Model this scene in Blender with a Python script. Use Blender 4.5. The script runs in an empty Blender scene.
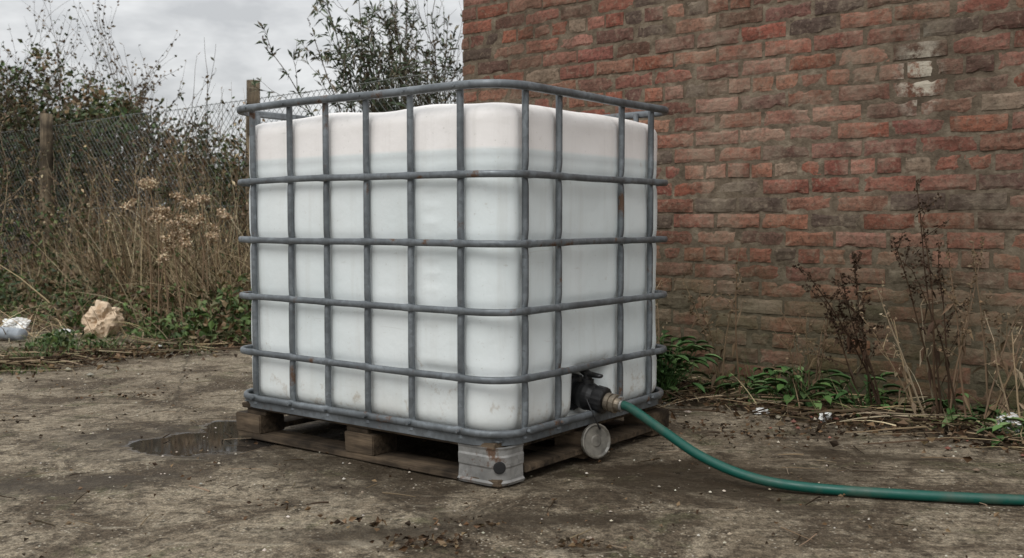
import bpy, bmesh, math, random
from mathutils import Vector, Matrix, noise
random.seed(7)
R=random.random
def U(a,b): return a+(b-a)*random.random()
def G(m,s): return random.gauss(m,s)
scene=bpy.context.scene
COL=scene.collection

# ------------------------------------------------------------ materials
class NT:
    def __init__(s,name):
        s.m=bpy.data.materials.new(name); s.m.use_nodes=True
        s.t=s.m.node_tree; s.n=s.t.nodes; s.l=s.t.links
        s.b=s.n["Principled BSDF"]; s.o=s.n["Material Output"]
        s.tc=s.n.new("ShaderNodeTexCoord")
    def co(s,kind="Object"): return s.tc.outputs[kind]
    def put(s,inp,v):
        if isinstance(v,bpy.types.NodeSocket): s.l.new(v,inp)
        elif isinstance(v,(tuple,list)) and len(v)==3 and len(inp.default_value)==4: inp.default_value=(*v,1)
        else: inp.default_value=v
    def mapping(s,vec,scale=(1,1,1),rot=(0,0,0),loc=(0,0,0)):
        n=s.n.new("ShaderNodeMapping"); s.l.new(vec,n.inputs[0])
        n.inputs["Scale"].default_value=scale; n.inputs["Rotation"].default_value=rot; n.inputs["Location"].default_value=loc
        return n.outputs[0]
    def noise(s,scale,detail=4,rough=.55,dist=0,vec=None,out=0):
        n=s.n.new("ShaderNodeTexNoise"); s.l.new(vec or s.co(),n.inputs["Vector"])
        n.inputs["Scale"].default_value=scale; n.inputs["Detail"].default_value=detail
        n.inputs["Roughness"].default_value=rough; n.inputs["Distortion"].default_value=dist
        return n.outputs[out]
    def voro(s,scale,feature="F1",vec=None,out="Distance"):
        n=s.n.new("ShaderNodeTexVoronoi"); n.feature=feature; s.l.new(vec or s.co(),n.inputs["Vector"])
        n.inputs["Scale"].default_value=scale
        return n.outputs[out]
    def ramp(s,f,stops):
        n=s.n.new("ShaderNodeValToRGB"); s.l.new(f,n.inputs[0]); e=n.color_ramp.elements
        while len(e)<len(stops): e.new(.5)
        for i,(p,c) in enumerate(stops):
            e[i].position=p; e[i].color=(c,c,c,1) if isinstance(c,(int,float)) else (*c,1)
        return n.outputs[0]
    def mix(s,f,a,b,mode="MIX"):
        n=s.n.new("ShaderNodeMix"); n.data_type="RGBA"; n.blend_type=mode
        s.put(n.inputs[0],f); s.put(n.inputs[6],a); s.put(n.inputs[7],b)
        return n.outputs[2]
    def math(s,op,a,b=0.0,clamp=False):
        n=s.n.new("ShaderNodeMath"); n.operation=op; n.use_clamp=clamp
        s.put(n.inputs[0],a); s.put(n.inputs[1],b); return n.outputs[0]
    def attr(s,name,out="Color"):
        n=s.n.new("ShaderNodeAttribute"); n.attribute_name=name; return n.outputs[out]
    def sep(s,vec):
        n=s.n.new("ShaderNodeSeparateXYZ"); s.l.new(vec,n.inputs[0]); return n.outputs
    def spot(s,P,c,r):
        """soft elliptical weathering patch centred at c with radii r"""
        v=s.mapping(P,tuple(1/x for x in r),(0,0,0),tuple(-a/x for a,x in zip(c,r)))
        n=s.n.new("ShaderNodeVectorMath"); n.operation="LENGTH"; s.l.new(v,n.inputs[0])
        return s.math("SUBTRACT",1.0,n.outputs["Value"],True)
    def bump(s,h,dist=.01,strength=1.0,prev=None):
        n=s.n.new("ShaderNodeBump"); s.l.new(h,n.inputs["Height"]); n.inputs["Distance"].default_value=dist
        n.inputs["Strength"].default_value=strength
        if prev: s.l.new(prev,n.inputs["Normal"])
        return n.outputs[0]
    def fin(s,color=None,rough=None,metal=None,normal=None,spec=None):
        if color is not None: s.put(s.b.inputs["Base Color"],color)
        if rough is not None: s.put(s.b.inputs["Roughness"],rough)
        if metal is not None: s.put(s.b.inputs["Metallic"],metal)
        if spec is not None: s.put(s.b.inputs["Specular IOR Level"],spec)
        if normal is not None: s.l.new(normal,s.b.inputs["Normal"])
        return s.m

def veg_mat(name,rough=.65,spec=.2):
    k=NT(name); return k.fin(k.attr("Col"),rough,spec=spec)
M_leaf=veg_mat("leaf_foliage",.55,.3); M_twig=veg_mat("twig_bark",.9,.08); M_straw=veg_mat("dry_straw",.85,.1)

def m_galv(name,base=(.20,.22,.235),rust=.61,metal=.5):
    k=NT(name)
    v=k.voro(70,out="Color"); vv=k.sep(v)[0]
    c=k.mix(vv,tuple(x*.8 for x in base),tuple(x*1.2 for x in base))
    n=k.noise(7,4,.65); c=k.mix(k.ramp(n,[(.35,0),(.7,1)]),c,tuple(x*.5 for x in base))
    r=k.noise(11,5,.7); rf=k.ramp(r,[(rust,0),(rust+.07,1)])
    c=k.mix(rf,c,(.10,.055,.032))
    w=k.noise(60,3,.6)
    rg=k.ramp(k.noise(25,3),[(.3,.40),(.7,.68)])
    mt=k.math("MULTIPLY",k.math("SUBTRACT",1.0,rf),metal)
    return k.fin(c,k.math("MAXIMUM",rg,k.math("MULTIPLY",rf,.8)),mt,k.bump(w,.0006,.6))
M_galv=m_galv("galvanised_tube")
M_foot=m_galv("galvanised_sheet",(.33,.325,.31),.53,.3)

def m_wood(name,c1,c2,sc=(3,40,40)):
    k=NT(name); v=k.mapping(k.co(),sc)
    g=k.noise(1.5,5,.65,.4,v); c=k.ramp(g,[(.3,c1),(.7,c2)])
    d=k.ramp(k.noise(6,4),[(.4,.30),(.65,1.0)])
    return k.fin(k.mix(1,c,d,"MULTIPLY"),.85,normal=k.bump(g,.004,.8),spec=.25)
M_wood=m_wood("weathered_wood",(.030,.021,.014),(.165,.12,.078))
M_post=m_wood("post_wood",(.08,.062,.042),(.27,.21,.14),(40,40,3))

def m_plain(name,c,rough,metal=0,bs=40,bd=.001,var=.25):
    k=NT(name); n=k.noise(bs,4); m=k.ramp(n,[(.3,1-var),(.7,1+var)])
    return k.fin(k.mix(1,c,m,"MULTIPLY"),rough,metal,k.bump(n,bd,.7))
M_black=m_plain("black_plastic",(.014,.014,.015),.42)
M_fit=m_plain("dull_brass",(.26,.22,.17),.45,.7)
M_cap=m_plain("dirty_clear_plastic",(.14,.13,.11),.3,0,22,.002,.6)
M_dark=m_plain("dark_rubber",(.01,.01,.01),.8)

def m_hose():
    k=NT("hose_green"); n=k.noise(30,4); d=k.noise(9,5,.7)
    c=k.mix(k.ramp(d,[(.45,0),(.72,.7)]),(.004,.075,.056),(.075,.085,.062))
    return k.fin(c,k.ramp(n,[(.3,.3),(.7,.55)]),0,k.bump(n,.0008,.5),spec=.4)
M_hose=m_hose()

def m_bottle():
    k=NT("hdpe_bottle"); z=k.sep(k.co())[2]
    zn=k.math("ADD",z,k.math("MULTIPLY",k.noise(4,2),.004))
    lev=k.math("MULTIPLY",k.math("SUBTRACT",zn,.968),90,clamp=True)
    big=k.noise(2.2,3,.5,.3)
    below=k.mix(k.ramp(big,[(.3,0),(.7,1)]),(.70,.76,.765),(.78,.82,.82))
    above=k.mix(k.ramp(big,[(.3,0),(.7,1)]),(.86,.825,.80),(.90,.875,.855))
    c=k.mix(lev,below,above)
    t=k.math("ABSOLUTE",k.math("SUBTRACT",zn,.955)); tl=k.ramp(k.math("MULTIPLY",t,26,clamp=True),[(0,.82),(.5,1)])
    c=k.mix(1,c,tl,"MULTIPLY")
    st=k.noise(1,5,.6,.2,k.mapping(k.co(),(22,22,1.6)))
    c=k.mix(k.ramp(st,[(.52,0),(.8,.26)]),c,(.45,.43,.37))
    sp=k.noise(16,6,.72); hz=k.math("MULTIPLY",k.math("SUBTRACT",.40,z),2.6,clamp=True)
    low=k.ramp(k.math("ADD",sp,k.math("MULTIPLY",hz,.22)),[(.66,0),(.78,.6)])
    c=k.mix(low,c,(.36,.29,.21))
    hz2=k.math("MULTIPLY",k.math("SUBTRACT",.31,z),4.0,clamp=True)
    c=k.mix(k.math("MULTIPLY",hz2,k.ramp(k.noise(5,5,.6),[(.3,.12),(.7,.6)])),c,(.50,.45,.36))
    sc=k.noise(70,4,.7); c=k.mix(k.ramp(sc,[(.64,0),(.71,.35)]),c,(.38,.36,.31))
    sf=k.noise(1,4,.6,1.0,k.mapping(k.co(),(5,5,42),(.5,.3,.2))); c=k.mix(k.ramp(sf,[(.67,0),(.73,.3)]),c,(.48,.47,.43))
    hh=k.math("MULTIPLY",k.math("SUBTRACT",z,1.03),8,clamp=True)
    c=k.mix(k.math("MULTIPLY",hh,k.ramp(sp,[(.45,0),(.65,.3)])),c,(.45,.44,.38))
    h=k.noise(9,4,.55)
    return k.fin(c,k.ramp(h,[(.3,.36),(.7,.55)]),0,k.bump(h,.007,.6),spec=.36)
M_bottle=m_bottle()

def m_brick():
    k=NT("weathered_brick"); c=k.attr("Col"); P=k.co()
    n=k.noise(9,5,.68); c=k.mix(1,c,k.ramp(n,[(.25,.42),(.5,1.0),(.8,1.45)]),"MULTIPLY")
    n2=k.noise(60,5,.72); c=k.mix(k.ramp(n2,[(.48,0),(.66,.7)]),c,(.05,.035,.027))
    n3=k.noise(34,4,.7,.3,k.mapping(P,loc=(4,7,2))); c=k.mix(k.ramp(n3,[(.53,0),(.68,.6)]),c,(.31,.24,.175))
    big=k.noise(1.3,5,.6); c=k.mix(k.ramp(big,[(.42,0),(.66,.58)]),c,(.08,.062,.044))
    pale=k.noise(2.1,6,.72,0,k.mapping(P,loc=(11,3,5))); c=k.mix(k.ramp(pale,[(.50,0),(.64,.5)]),c,(.33,.275,.205))
    z=k.sep(P)[2]; lo=k.math("MULTIPLY",k.math("SUBTRACT",.85,z),1.35,clamp=True)
    al=k.math("MULTIPLY",lo,k.ramp(k.noise(4,5,.65),[(.30,.2),(.62,1)]))
    c=k.mix(k.math("MULTIPLY",al,.85),c,(.080,.080,.038))
    wob=k.ramp(k.noise(17,5,.75),[(.42,0),(.58,1)])
    sp=k.math("MULTIPLY",k.spot(P,(2.467,0,1.34),(.11,.3,.20)),wob)
    c=k.mix(k.math("MULTIPLY",sp,2.0,clamp=True),c,(.46,.41,.33))
    sp2=k.math("MULTIPLY",k.spot(P,(2.44,0,1.80),(.16,.3,.50)),wob)
    c=k.mix(k.math("MULTIPLY",sp2,1.1,clamp=True),c,(.055,.052,.036))
    return k.fin(c,.92,0,k.bump(n2,.006,1.0),spec=.12)
M_brick=m_brick()
def m_mortar():
    k=NT("old_mortar"); P=k.co(); n=k.noise(14,5,.7)
    c=k.ramp(n,[(.25,(.055,.042,.03)),(.5,(.16,.125,.09)),(.8,(.34,.285,.21))])
    big=k.noise(1.3,5,.6); c=k.mix(k.ramp(big,[(.44,0),(.68,.5)]),c,(.06,.047,.034))
    z=k.sep(P)[2]; lo=k.math("MULTIPLY",k.math("SUBTRACT",.8,z),1.4,clamp=True)
    c=k.mix(k.math("MULTIPLY",lo,.6),c,(.062,.062,.034))
    h=k.noise(70,4,.7)
    return k.fin(c,.95,0,k.bump(h,.006,.9),spec=.1)
M_mortar=m_mortar()

def m_ground():
    k=NT("old_concrete"); P=k.co()
    n1=k.noise(1.1,6,.66,.3); n2=k.noise(6,6,.74,.2); fine=k.noise(50,5,.75); vf=k.noise(190,2,.6)
    c=k.ramp(n1,[(.28,(.110,.084,.056)),(.5,(.205,.166,.117)),(.72,(.30,.25,.18))])
    c=k.mix(k.ramp(n2,[(.44,0),(.58,.6)]),c,(.335,.285,.21))
    c=k.mix(k.ramp(k.noise(2.3,7,.76,.6,k.mapping(P,loc=(3,9,0))),[(.48,0),(.57,.85)]),c,(.072,.053,.035))
    c=k.mix(k.ramp(k.noise(11,5,.78,.3,k.mapping(P,loc=(13,2,0))),[(.53,0),(.61,.75)]),c,(.06,.045,.03))
    c=k.mix(k.ramp(k.noise(3.4,6,.74,.3,k.mapping(P,loc=(1,22,0))),[(.56,0),(.64,.5)]),c,(.085,.090,.042))
    c=k.mix(1,c,k.ramp(fine,[(.32,.30),(.5,1),(.72,1.6)]),"MULTIPLY")
    c=k.mix(1,c,k.ramp(vf,[(.35,.6),(.65,1.35)]),"MULTIPLY")
    vd=k.voro(60); st=k.ramp(vd,[(.14,1),(.24,0)])
    stm=k.math("MULTIPLY",st,k.ramp(k.noise(9,2),[(.46,0),(.56,.85)])); c=k.mix(stm,c,(.48,.43,.34))
    sw=k.noise(1,5,.7,2.2,k.mapping(P,(2.2,7,1),(0,0,.45)))
    c=k.mix(k.ramp(sw,[(.62,0),(.67,.4)]),c,(.42,.37,.28))
    wv=k.mix(.10,P,k.noise(3,4,.6,0,None,1)); cr=k.voro(.42,"DISTANCE_TO_EDGE",wv)
    c=k.mix(k.ramp(cr,[(.0012,.7),(.0035,0)]),c,(.05,.038,.026))
    gr=k.noise(1,3,.55,.6,k.mapping(P,(2.0,26,1),(0,0,.62)))
    rm=k.math("MULTIPLY",k.math("SUBTRACT",k.sep(P)[0],.25),1.5,clamp=True)
    c=k.mix(k.math("MULTIPLY",rm,k.ramp(gr,[(.40,.45),(.5,0)])),c,(.08,.06,.042))
    A=k.attr("Mask"); s=k.sep(A)
    wob=k.math("MULTIPLY",k.math("SUBTRACT",k.noise(7,6,.72),.5),1.2)
    soil=k.ramp(k.math("ADD",s[0],wob),[(.42,0),(.6,1)])
    wet=k.ramp(k.math("ADD",s[1],k.math("MULTIPLY",wob,.7)),[(.40,0),(.48,1)])
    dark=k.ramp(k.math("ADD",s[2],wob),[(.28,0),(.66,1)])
    sc=k.mix(k.ramp(fine,[(.3,0),(.7,1)]),(.026,.019,.012),(.12,.09,.057))
    c=k.mix(soil,c,sc)
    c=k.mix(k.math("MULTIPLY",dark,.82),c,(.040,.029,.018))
    c=k.mix(k.math("MULTIPLY",wet,.92),c,(.020,.018,.016))
    rg=k.ramp(n2,[(.3,.75),(.7,.97)])
    rg=k.mix(k.math("MULTIPLY",dark,.6),rg,(.45,.45,.45)); rg=k.mix(wet,rg,(.05,.05,.05))
    h=k.math("ADD",n2,k.math("MULTIPLY",k.math("MULTIPLY",gr,rm),.9))
    keep=k.math("SUBTRACT",1.0,k.math("MULTIPLY",k.math("SUBTRACT",s[1],.22),5.0,clamp=True))
    b=k.bump(k.math("MULTIPLY",h,keep),.03,.9); b=k.bump(k.math("MULTIPLY",fine,keep),.010,1.0,b)
    return k.fin(c,rg,0,b,spec=k.math("ADD",.16,k.math("MULTIPLY",wet,.4)))
M_ground=m_ground()

# ------------------------------------------------------------ mesh buffer
class MB:
    def __init__(s): s.v=[];s.f=[];s.c=[]
    def add(s,vs,fs,col):
        o=len(s.v); s.v+= [tuple(v) for v in vs]; s.c+=[col]*len(vs)
        s.f+=[tuple(i+o for i in f) for f in fs]
    def build(s,name,mat,parent=None,smooth=False,attr="Col"):
        me=bpy.data.meshes.new(name); me.from_pydata(s.v,[],s.f)
        a=me.color_attributes.new(attr,"FLOAT_COLOR","POINT")
        flat=[]
        for c in s.c: flat+= [c[0],c[1],c[2],1]
        a.data.foreach_set("color",flat)
        if smooth: me.polygons.foreach_set("use_smooth",[True]*len(me.polygons))
        me.update(); me.materials.append(mat)
        ob=bpy.data.objects.new(name,me); COL.objects.link(ob)
        if parent: ob.parent=parent
        return ob
def frame(d):
    d=d.normalized(); up=Vector((0,0,1)) if abs(d.z)<.9 else Vector((1,0,0))
    x=d.cross(up).normalized(); return x,x.cross(d).normalized()
def tube(mb,pts,r0,r1,n,col,cap=False):
    vs=[];m=len(pts)
    for i,p in enumerate(pts):
        d=(pts[min(i+1,m-1)]-pts[max(i-1,0)])
        if d.length<1e-6: d=Vector((0,0,1))
        x,y=frame(d); r=r0+(r1-r0)*i/(m-1)
        for k in range(n):
            a=2*math.pi*k/n; vs.append(p+x*(r*math.cos(a))+y*(r*math.sin(a)))
    fs=[(i*n+k,i*n+(k+1)%n,(i+1)*n+(k+1)%n,(i+1)*n+k) for i in range(m-1) for k in range(n)]
    if cap: fs+=[tuple(range(n))[::-1],tuple((m-1)*n+k for k in range(n))]
    mb.add(vs,fs,col)
def rv():
    while True:
        v=Vector((U(-1,1),U(-1,1),U(-1,1)))
        if .05<v.length<1: return v.normalized()
def leaf(mb,p,d,L,W,col,fold=.25,droop=.0):
    d=d.normalized(); x=d.cross(rv())
    if x.length<1e-3: x=Vector((1,0,0))
    x.normalize(); n=x.cross(d)
    q=p+d*L-Vector((0,0,droop*L))
    m=p+d*L*.45
    mb.add([p,m+x*W*.5+n*W*fold,q,m-x*W*.5+n*W*fold,m],[(0,1,4),(1,2,4),(0,4,3),(4,2,3)],col)
def quad(mb,p,d,L,W,col):
    d=d.normalized(); x=d.cross(rv())
    if x.length<1e-3: x=Vector((1,0,0))
    x.normalize(); m=p+d*L*.45
    mb.add([p,m+x*W*.5,p+d*L,m-x*W*.5],[(0,1,2,3)],col)
def blade(mb,p,d,L,W,col,bend=.4,seg=4):
    d=d.normalized(); x=d.cross(rv()); x.normalize(); vs=[];q=Vector(p);g=Vector((U(-.3,.3),U(-.3,.3),-1))
    for i in range(seg+1):
        w=W*(1-i/seg*.9)*.5; vs+=[q+x*w,q-x*w]; d=(d+g*(bend/seg)).normalized(); q=q+d*(L/seg)
    mb.add(vs,[(2*i,2*i+1,2*i+3,2*i+2) for i in range(seg)],col)
def jc(c,v=.2):
    k=1+U(-v,v); return (c[0]*k*(1+U(-.08,.08)),c[1]*k,c[2]*k*(1+U(-.08,.08)))
def branch(mb,lf,p,d,L,r,lvl,col,leaves=None,spread=.7,kids=4,up=.08,sides=4,nl=3):
    pts=[Vector(p)];q=Vector(p);d=d.normalized();seg=5;dirs=[]
    for i in range(seg):
        d=(d+rv()*.17+Vector((0,0,up))).normalized(); q=q+d*(L/seg); pts.append(q.copy()); dirs.append(d.copy())
    tube(mb,pts,r,r*.45,sides,jc(col,.15))
    if leaves and lvl<=1:
        for i in range(nl):
            t=random.randint(1,seg); leaf(lf,pts[t],(dirs[t-1]+rv()*1.1),leaves[1]*U(.6,1.3),leaves[2]*U(.7,1.2),jc(random.choice(leaves[0]),.3),droop=.15)
    if lvl>0:
        for k in range(kids):
            t=random.randint(1,seg); nd=(dirs[t-1]+rv()*spread).normalized()
            branch(mb,lf,pts[t],nd,L*U(.4,.7),max(r*.55,.0015),lvl-1,col,leaves,spread,kids,up,3,nl)

def empty(name,loc=(0,0,0),rot=0):
    e=bpy.data.objects.new(name,None); e.empty_display_size=.2; COL.objects.link(e)
    e.location=loc; e.rotation_euler=(0,0,rot); return e
def bm_obj(bm,name,mat,parent=None,smooth=False):
    me=bpy.data.meshes.new(name); bm.to_mesh(me); bm.free()
    if smooth: me.polygons.foreach_set("use_smooth",[True]*len(me.polygons))
    me.materials.append(mat); ob=bpy.data.objects.new(name,me); COL.objects.link(ob)
    if parent: ob.parent=parent
    return ob
def box(name,size,loc,mat,parent,bev=.003,rot=0,jit=0):
    bm=bmesh.new(); bmesh.ops.create_cube(bm,size=1)
    for v in bm.verts: v.co=Vector((v.co.x*size[0]+U(-jit,jit),v.co.y*size[1]+U(-jit,jit),v.co.z*size[2]))
    bmesh.ops.bevel(bm,geom=bm.edges[:],offset=bev,segments=2,affect="EDGES")
    o=bm_obj(bm,name,mat,parent); o.location=loc; o.rotation_euler=(0,0,rot); return o
def lathe(name,p0,axis,prof,mat,parent,n=28,flute=0):
    axis=Vector(axis).normalized(); x,y=frame(axis); p0=Vector(p0); vs=[];fs=[]
    for t,r in prof:
        for k in range(n):
            a=2*math.pi*k/n; rr=r*(1+(flute if k%2 else 0)); vs.append(p0+axis*t+x*rr*math.cos(a)+y*rr*math.sin(a))
    m=len(prof)
    fs=[(i*n+k,i*n+(k+1)%n,(i+1)*n+(k+1)%n,(i+1)*n+k) for i in range(m-1) for k in range(n)]
    fs+=[tuple(range(n))[::-1],tuple((m-1)*n+k for k in range(n))]
    me=bpy.data.meshes.new(name); me.from_pydata([tuple(v) for v in vs],[],fs); me.materials.append(mat)
    bm=bmesh.new(); bm.from_mesh(me); bmesh.ops.recalc_face_normals(bm,faces=bm.faces[:]); bm.to_mesh(me); bm.free()
    ob=bpy.data.objects.new(name,me); COL.objects.link(ob); ob.parent=parent; return ob

# ------------------------------------------------------------ IBC tank
NX,NY=-.032,2.87
CX,CY=NX-.1732,NY+.7615
ROT=math.atan2(-.607,.7945)
tank=empty("intermediate_bulk_container",(CX,CY,0),ROT)
HB=[.307,.502,.698,.897]; ZT=1.148
LX=[.6-s for s in (.152,.348,.535,.718,.892,1.084)]
SY=[-.5+s for s in (.120,.290,.65,.843)]

def rrect(hx,hy,r,nc=8,step=.03):
    pts=[]
    def seg(p,q,n):
        L=math.hypot(q[0]-p[0],q[1]-p[1]); m=max(1,int(L/step))
        for i in range(m): pts.append((p[0]+(q[0]-p[0])*i/m,p[1]+(q[1]-p[1])*i/m,n[0],n[1]))
    def arc(cx,cy,a0):
        for i in range(nc):
            a=a0+math.pi/2*i/nc; pts.append((cx+r*math.cos(a),cy+r*math.sin(a),math.cos(a),math.sin(a)))
    seg((hx,-hy+r),(hx,hy-r),(1,0)); arc(hx-r,hy-r,0)
    seg((hx-r,hy),(-hx+r,hy),(0,1)); arc(-hx+r,hy-r,math.pi/2)
    seg((-hx,hy-r),(-hx,-hy+r),(-1,0)); arc(-hx+r,-hy+r,math.pi)
    seg((-hx+r,-hy),(hx-r,-hy),(0,-1)); arc(hx-r,-hy+r,1.5*math.pi)
    return pts
def bottle():
    hx,hy,Rc=.588,.482,.105; z0,z1=.135,1.115
    base=rrect(hx,hy,Rc,12,.015); n=len(base); prof=[]
    rb,rt=.055,.060
    for q in (.44,.3,.2,.106): prof.append((q,z0,0))
    for i in range(8): a=i/8*math.pi/2; prof.append((rb-rb*math.sin(a),z0+rb-rb*math.cos(a),math.sin(a)))
    m=80
    for i in range(m+1): prof.append((0,z0+rb+(z1-rt-z0-rb)*i/m,1))
    for i in range(1,10): a=i/9*math.pi/2; prof.append((rt-rt*math.cos(a),z1-rt+rt*math.sin(a),math.cos(a)))
    for q,dz in ((.12,.004),(.17,.006),(.25,.006),(.33,.006),(.44,.006)): prof.append((q,z1+dz,0))
    vs=[];fs=[]
    for ins,z,w in prof:
        for (x,y,nx,ny) in base:
            cxx=max(-(hx-Rc),min(hx-Rc,x)); cyy=max(-(hy-Rc),min(hy-Rc,y))
            if ins<=Rc: px,py=x-nx*ins,y-ny*ins
            else:
                e=ins-Rc; px=cxx*(1-e/(hx-Rc)) ; py=cyy*(1-min(1,e/(hy-Rc)))
            d=0
            for zb in HB: d-=.006*math.exp(-((z-zb)/.018)**2)
            if abs(ny)>.9:
                for lx in LX: d-=.0065*math.exp(-((x-lx)/.016)**2)
                if z<.42:
                    d-=.010*(1/(1+math.exp(-(.085-abs(x-.365))*220)))*(1/(1+math.exp(-(.33-z)*220)))
                for rx in (.08,-.28): d+=.003*math.exp(-((x-rx)/.006)**2) if .25<z<.95 else 0
                if abs(x-.33)<.03 and .45<z<.93 and (z*20)%1<.3: d+=.002
            if abs(nx)>.9:
                for ly in SY: d-=.0085*math.exp(-((y-ly)/.018)**2)
            if abs(nx)<.9 and abs(ny)<.9: d-=.002
            d+=.006*noise.noise(Vector((x*3,y*3,z*3.2)))+.0025*noise.noise(Vector((x*9,y*9,z*9)))
            if nx>.9:
                d-=.092/(1+math.exp(-(.095-abs(y))*110))/(1+math.exp(-(.285-z)*110))
            d*=w if w>0 else 0
            zz=z
            if z>z1-.05:
                zz+=(.012*noise.noise(Vector((px*4,py*4,0)))-.006)*min(1,(z-z1+.05)/.05)
            vs.append((px+nx*d,py+ny*d,zz))
    M=len(prof)
    fs=[(i*n+k,i*n+(k+1)%n,(i+1)*n+(k+1)%n,(i+1)*n+k) for i in range(M-1) for k in range(n)]
    fs+=[tuple(range(n))[::-1],tuple((M-1)*n+k for k in range(n))]
    me=bpy.data.meshes.new("bottle"); me.from_pydata(vs,[],fs); me.materials.append(M_bottle)
    me.polygons.foreach_set("use_smooth",[True]*len(me.polygons))
    ob=bpy.data.objects.new("bottle",me); COL.objects.link(ob); ob.parent=tank
bottle()
lathe("filler_cap",(0,0,1.115),(0,0,1),[(0,.085),(.025,.085),(.03,.078),(.032,.0)],M_black,tank,36,.02)

def ring(mb,hx,hy,r,z,rn,rz,dent=False,n=10):
    base=rrect(hx,hy,r,10,.012); m=len(base); vs=[]
    for (x,y,nx,ny) in base:
        sn=1.0
        if dent:
            L=LX if abs(ny)>.9 else (SY if abs(nx)>.9 else [])
            c=x if abs(ny)>.9 else y
            for l in L: sn=min(sn,1-.5*math.exp(-((c-l)/.014)**2))
        wob=.0025*noise.noise(Vector((x*2.5,y*2.5,z*7)))
        for k in range(n):
            a=2*math.pi*k/n; ca,sa=math.cos(a),math.sin(a)
            ca=math.copysign(abs(ca)**.7,ca); sa=math.copysign(abs(sa)**.7,sa)
            o=rn*sn*ca-(rn*(1-sn)); vs.append((x+nx*o,y+ny*o,z+rz*(1+(1-sn)*.35)*sa+wob*2))
    fs=[(i*n+k,i*n+(k+1)%n,((i+1)%m)*n+(k+1)%n,((i+1)%m)*n+k) for i in range(m) for k in range(n)]
    mb.add(vs,[f[::-1] for f in fs],(1,1,1))
def vbar(mb,x,y,nx,ny,z0,z1):
    tx,ty=-ny,nx; vs=[];n=8
    Z=[z0+(z1-z0)*i/90 for i in range(91)]
    for z in Z:
        f=0
        for zb in HB+[.15]: f=max(f,math.exp(-((z-zb)/.02)**2))
        rn=.0105*(1-.4*f); rt=.0108*(1+.28*f); off=-.003*f
        for k in range(n):
            a=2*math.pi*(k+.5)/n; ca,sa=math.cos(a),math.sin(a)
            vs.append((x+nx*(off+rn*ca)+tx*rt*sa,y+ny*(off+rn*ca)+ty*rt*sa,z))
    m=len(Z); fs=[(i*n+k,i*n+(k+1)%n,(i+1)*n+(k+1)%n,(i+1)*n+k) for i in range(m-1) for k in range(n)]
    mb.add(vs,fs,(1,1,1))
cg=MB()
for zb in HB: ring(cg,.612,.509,.115,zb,.0085,.0105,True)
ring(cg,.604,.502,.115,.150,.009,.011,True)
ring(cg,.612,.509,.130,ZT,.014,.0125,False,12)
for x in LX:
    vbar(cg,x,-.494,0,-1,.128,ZT+.004); vbar(cg,x,.494,0,1,.128,ZT+.004)
for y in SY:
    vbar(cg,.597,y,1,0,.128,ZT+.004); vbar(cg,-.597,y,-1,0,.128,ZT+.004)
cage=cg.build("cage",M_galv,tank,True)
bmf=MB()
for x in LX:
    tube(bmf,[Vector((x,-.507,.150)),Vector((x,-.5165,.150))],.006,.005,8,(1,1,1),True)
    tube(bmf,[Vector((x,-.517,ZT)),Vector((x,-.5265,ZT))],.005,.004,8,(1,1,1),True)
for y in SY:
    tube(bmf,[Vector((.609,y,.150)),Vector((.6185,y,.150))],.006,.005,8,(1,1,1),True)
bmf.build("cage_bolts",M_galv,tank)
def shell(name,hx,hy,r,z0,z1,t,mat):
    b=rrect(hx,hy,r,8,.03); n=len(b); vs=[]
    for (x,y,nx,ny) in b:
        vs+=[(x,y,z0),(x,y,z1),(x-nx*t,y-ny*t,z1),(x-nx*t,y-ny*t,z0)]
    fs=[]
    for i in range(n):
        j=(i+1)%n
        for k in range(4): fs.append((i*4+k,j*4+k,j*4+(k+1)%4,i*4+(k+1)%4))
    me=bpy.data.meshes.new(name); me.from_pydata(vs,[],fs); me.materials.append(mat)
    ob=bpy.data.objects.new(name,me); COL.objects.link(ob); ob.parent=tank
shell("base_tray_lip",.598,.498,.12,.114,.137,.004,M_galv)
box("base_tray",(1.15,.95,.006),(0,0,.128),M_galv,tank,.002)
for i,y in enumerate((-.43,-.15,.15,.43)):
    box("deck_board_%d"%i,(1.14,.12,.018),(0,y,.1145),M_wood,tank,.002,jit=.003)
for i,x in enumerate((-.5,0,.5)):
    box("cross_bearer_%d"%i,(.10,.96,.018),(x,0,.0955),M_wood,tank,.002,jit=.002)
for j,y in enumerate((-.44,0,.44)):
    box("bottom_runner_%d"%j,(1.17,.10,.020),(0,y,.011),M_wood,tank,.002,jit=.003)
for i,x in enumerate((-.535,.02,.535)):
    for j,y in enumerate((-.435,0,.435)):
        if (i,j)==(2,0): continue
        box("block_%d%d"%(i,j),(.125,.115,.066),(x,y,.0540),M_wood,tank,.003,jit=.003)
for i,x in enumerate((-.54,.545)):
    box("end_runner_%d"%i,(.09,.76,.019),(x,.01,.0312),M_wood,tank,.002,jit=.002)
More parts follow.
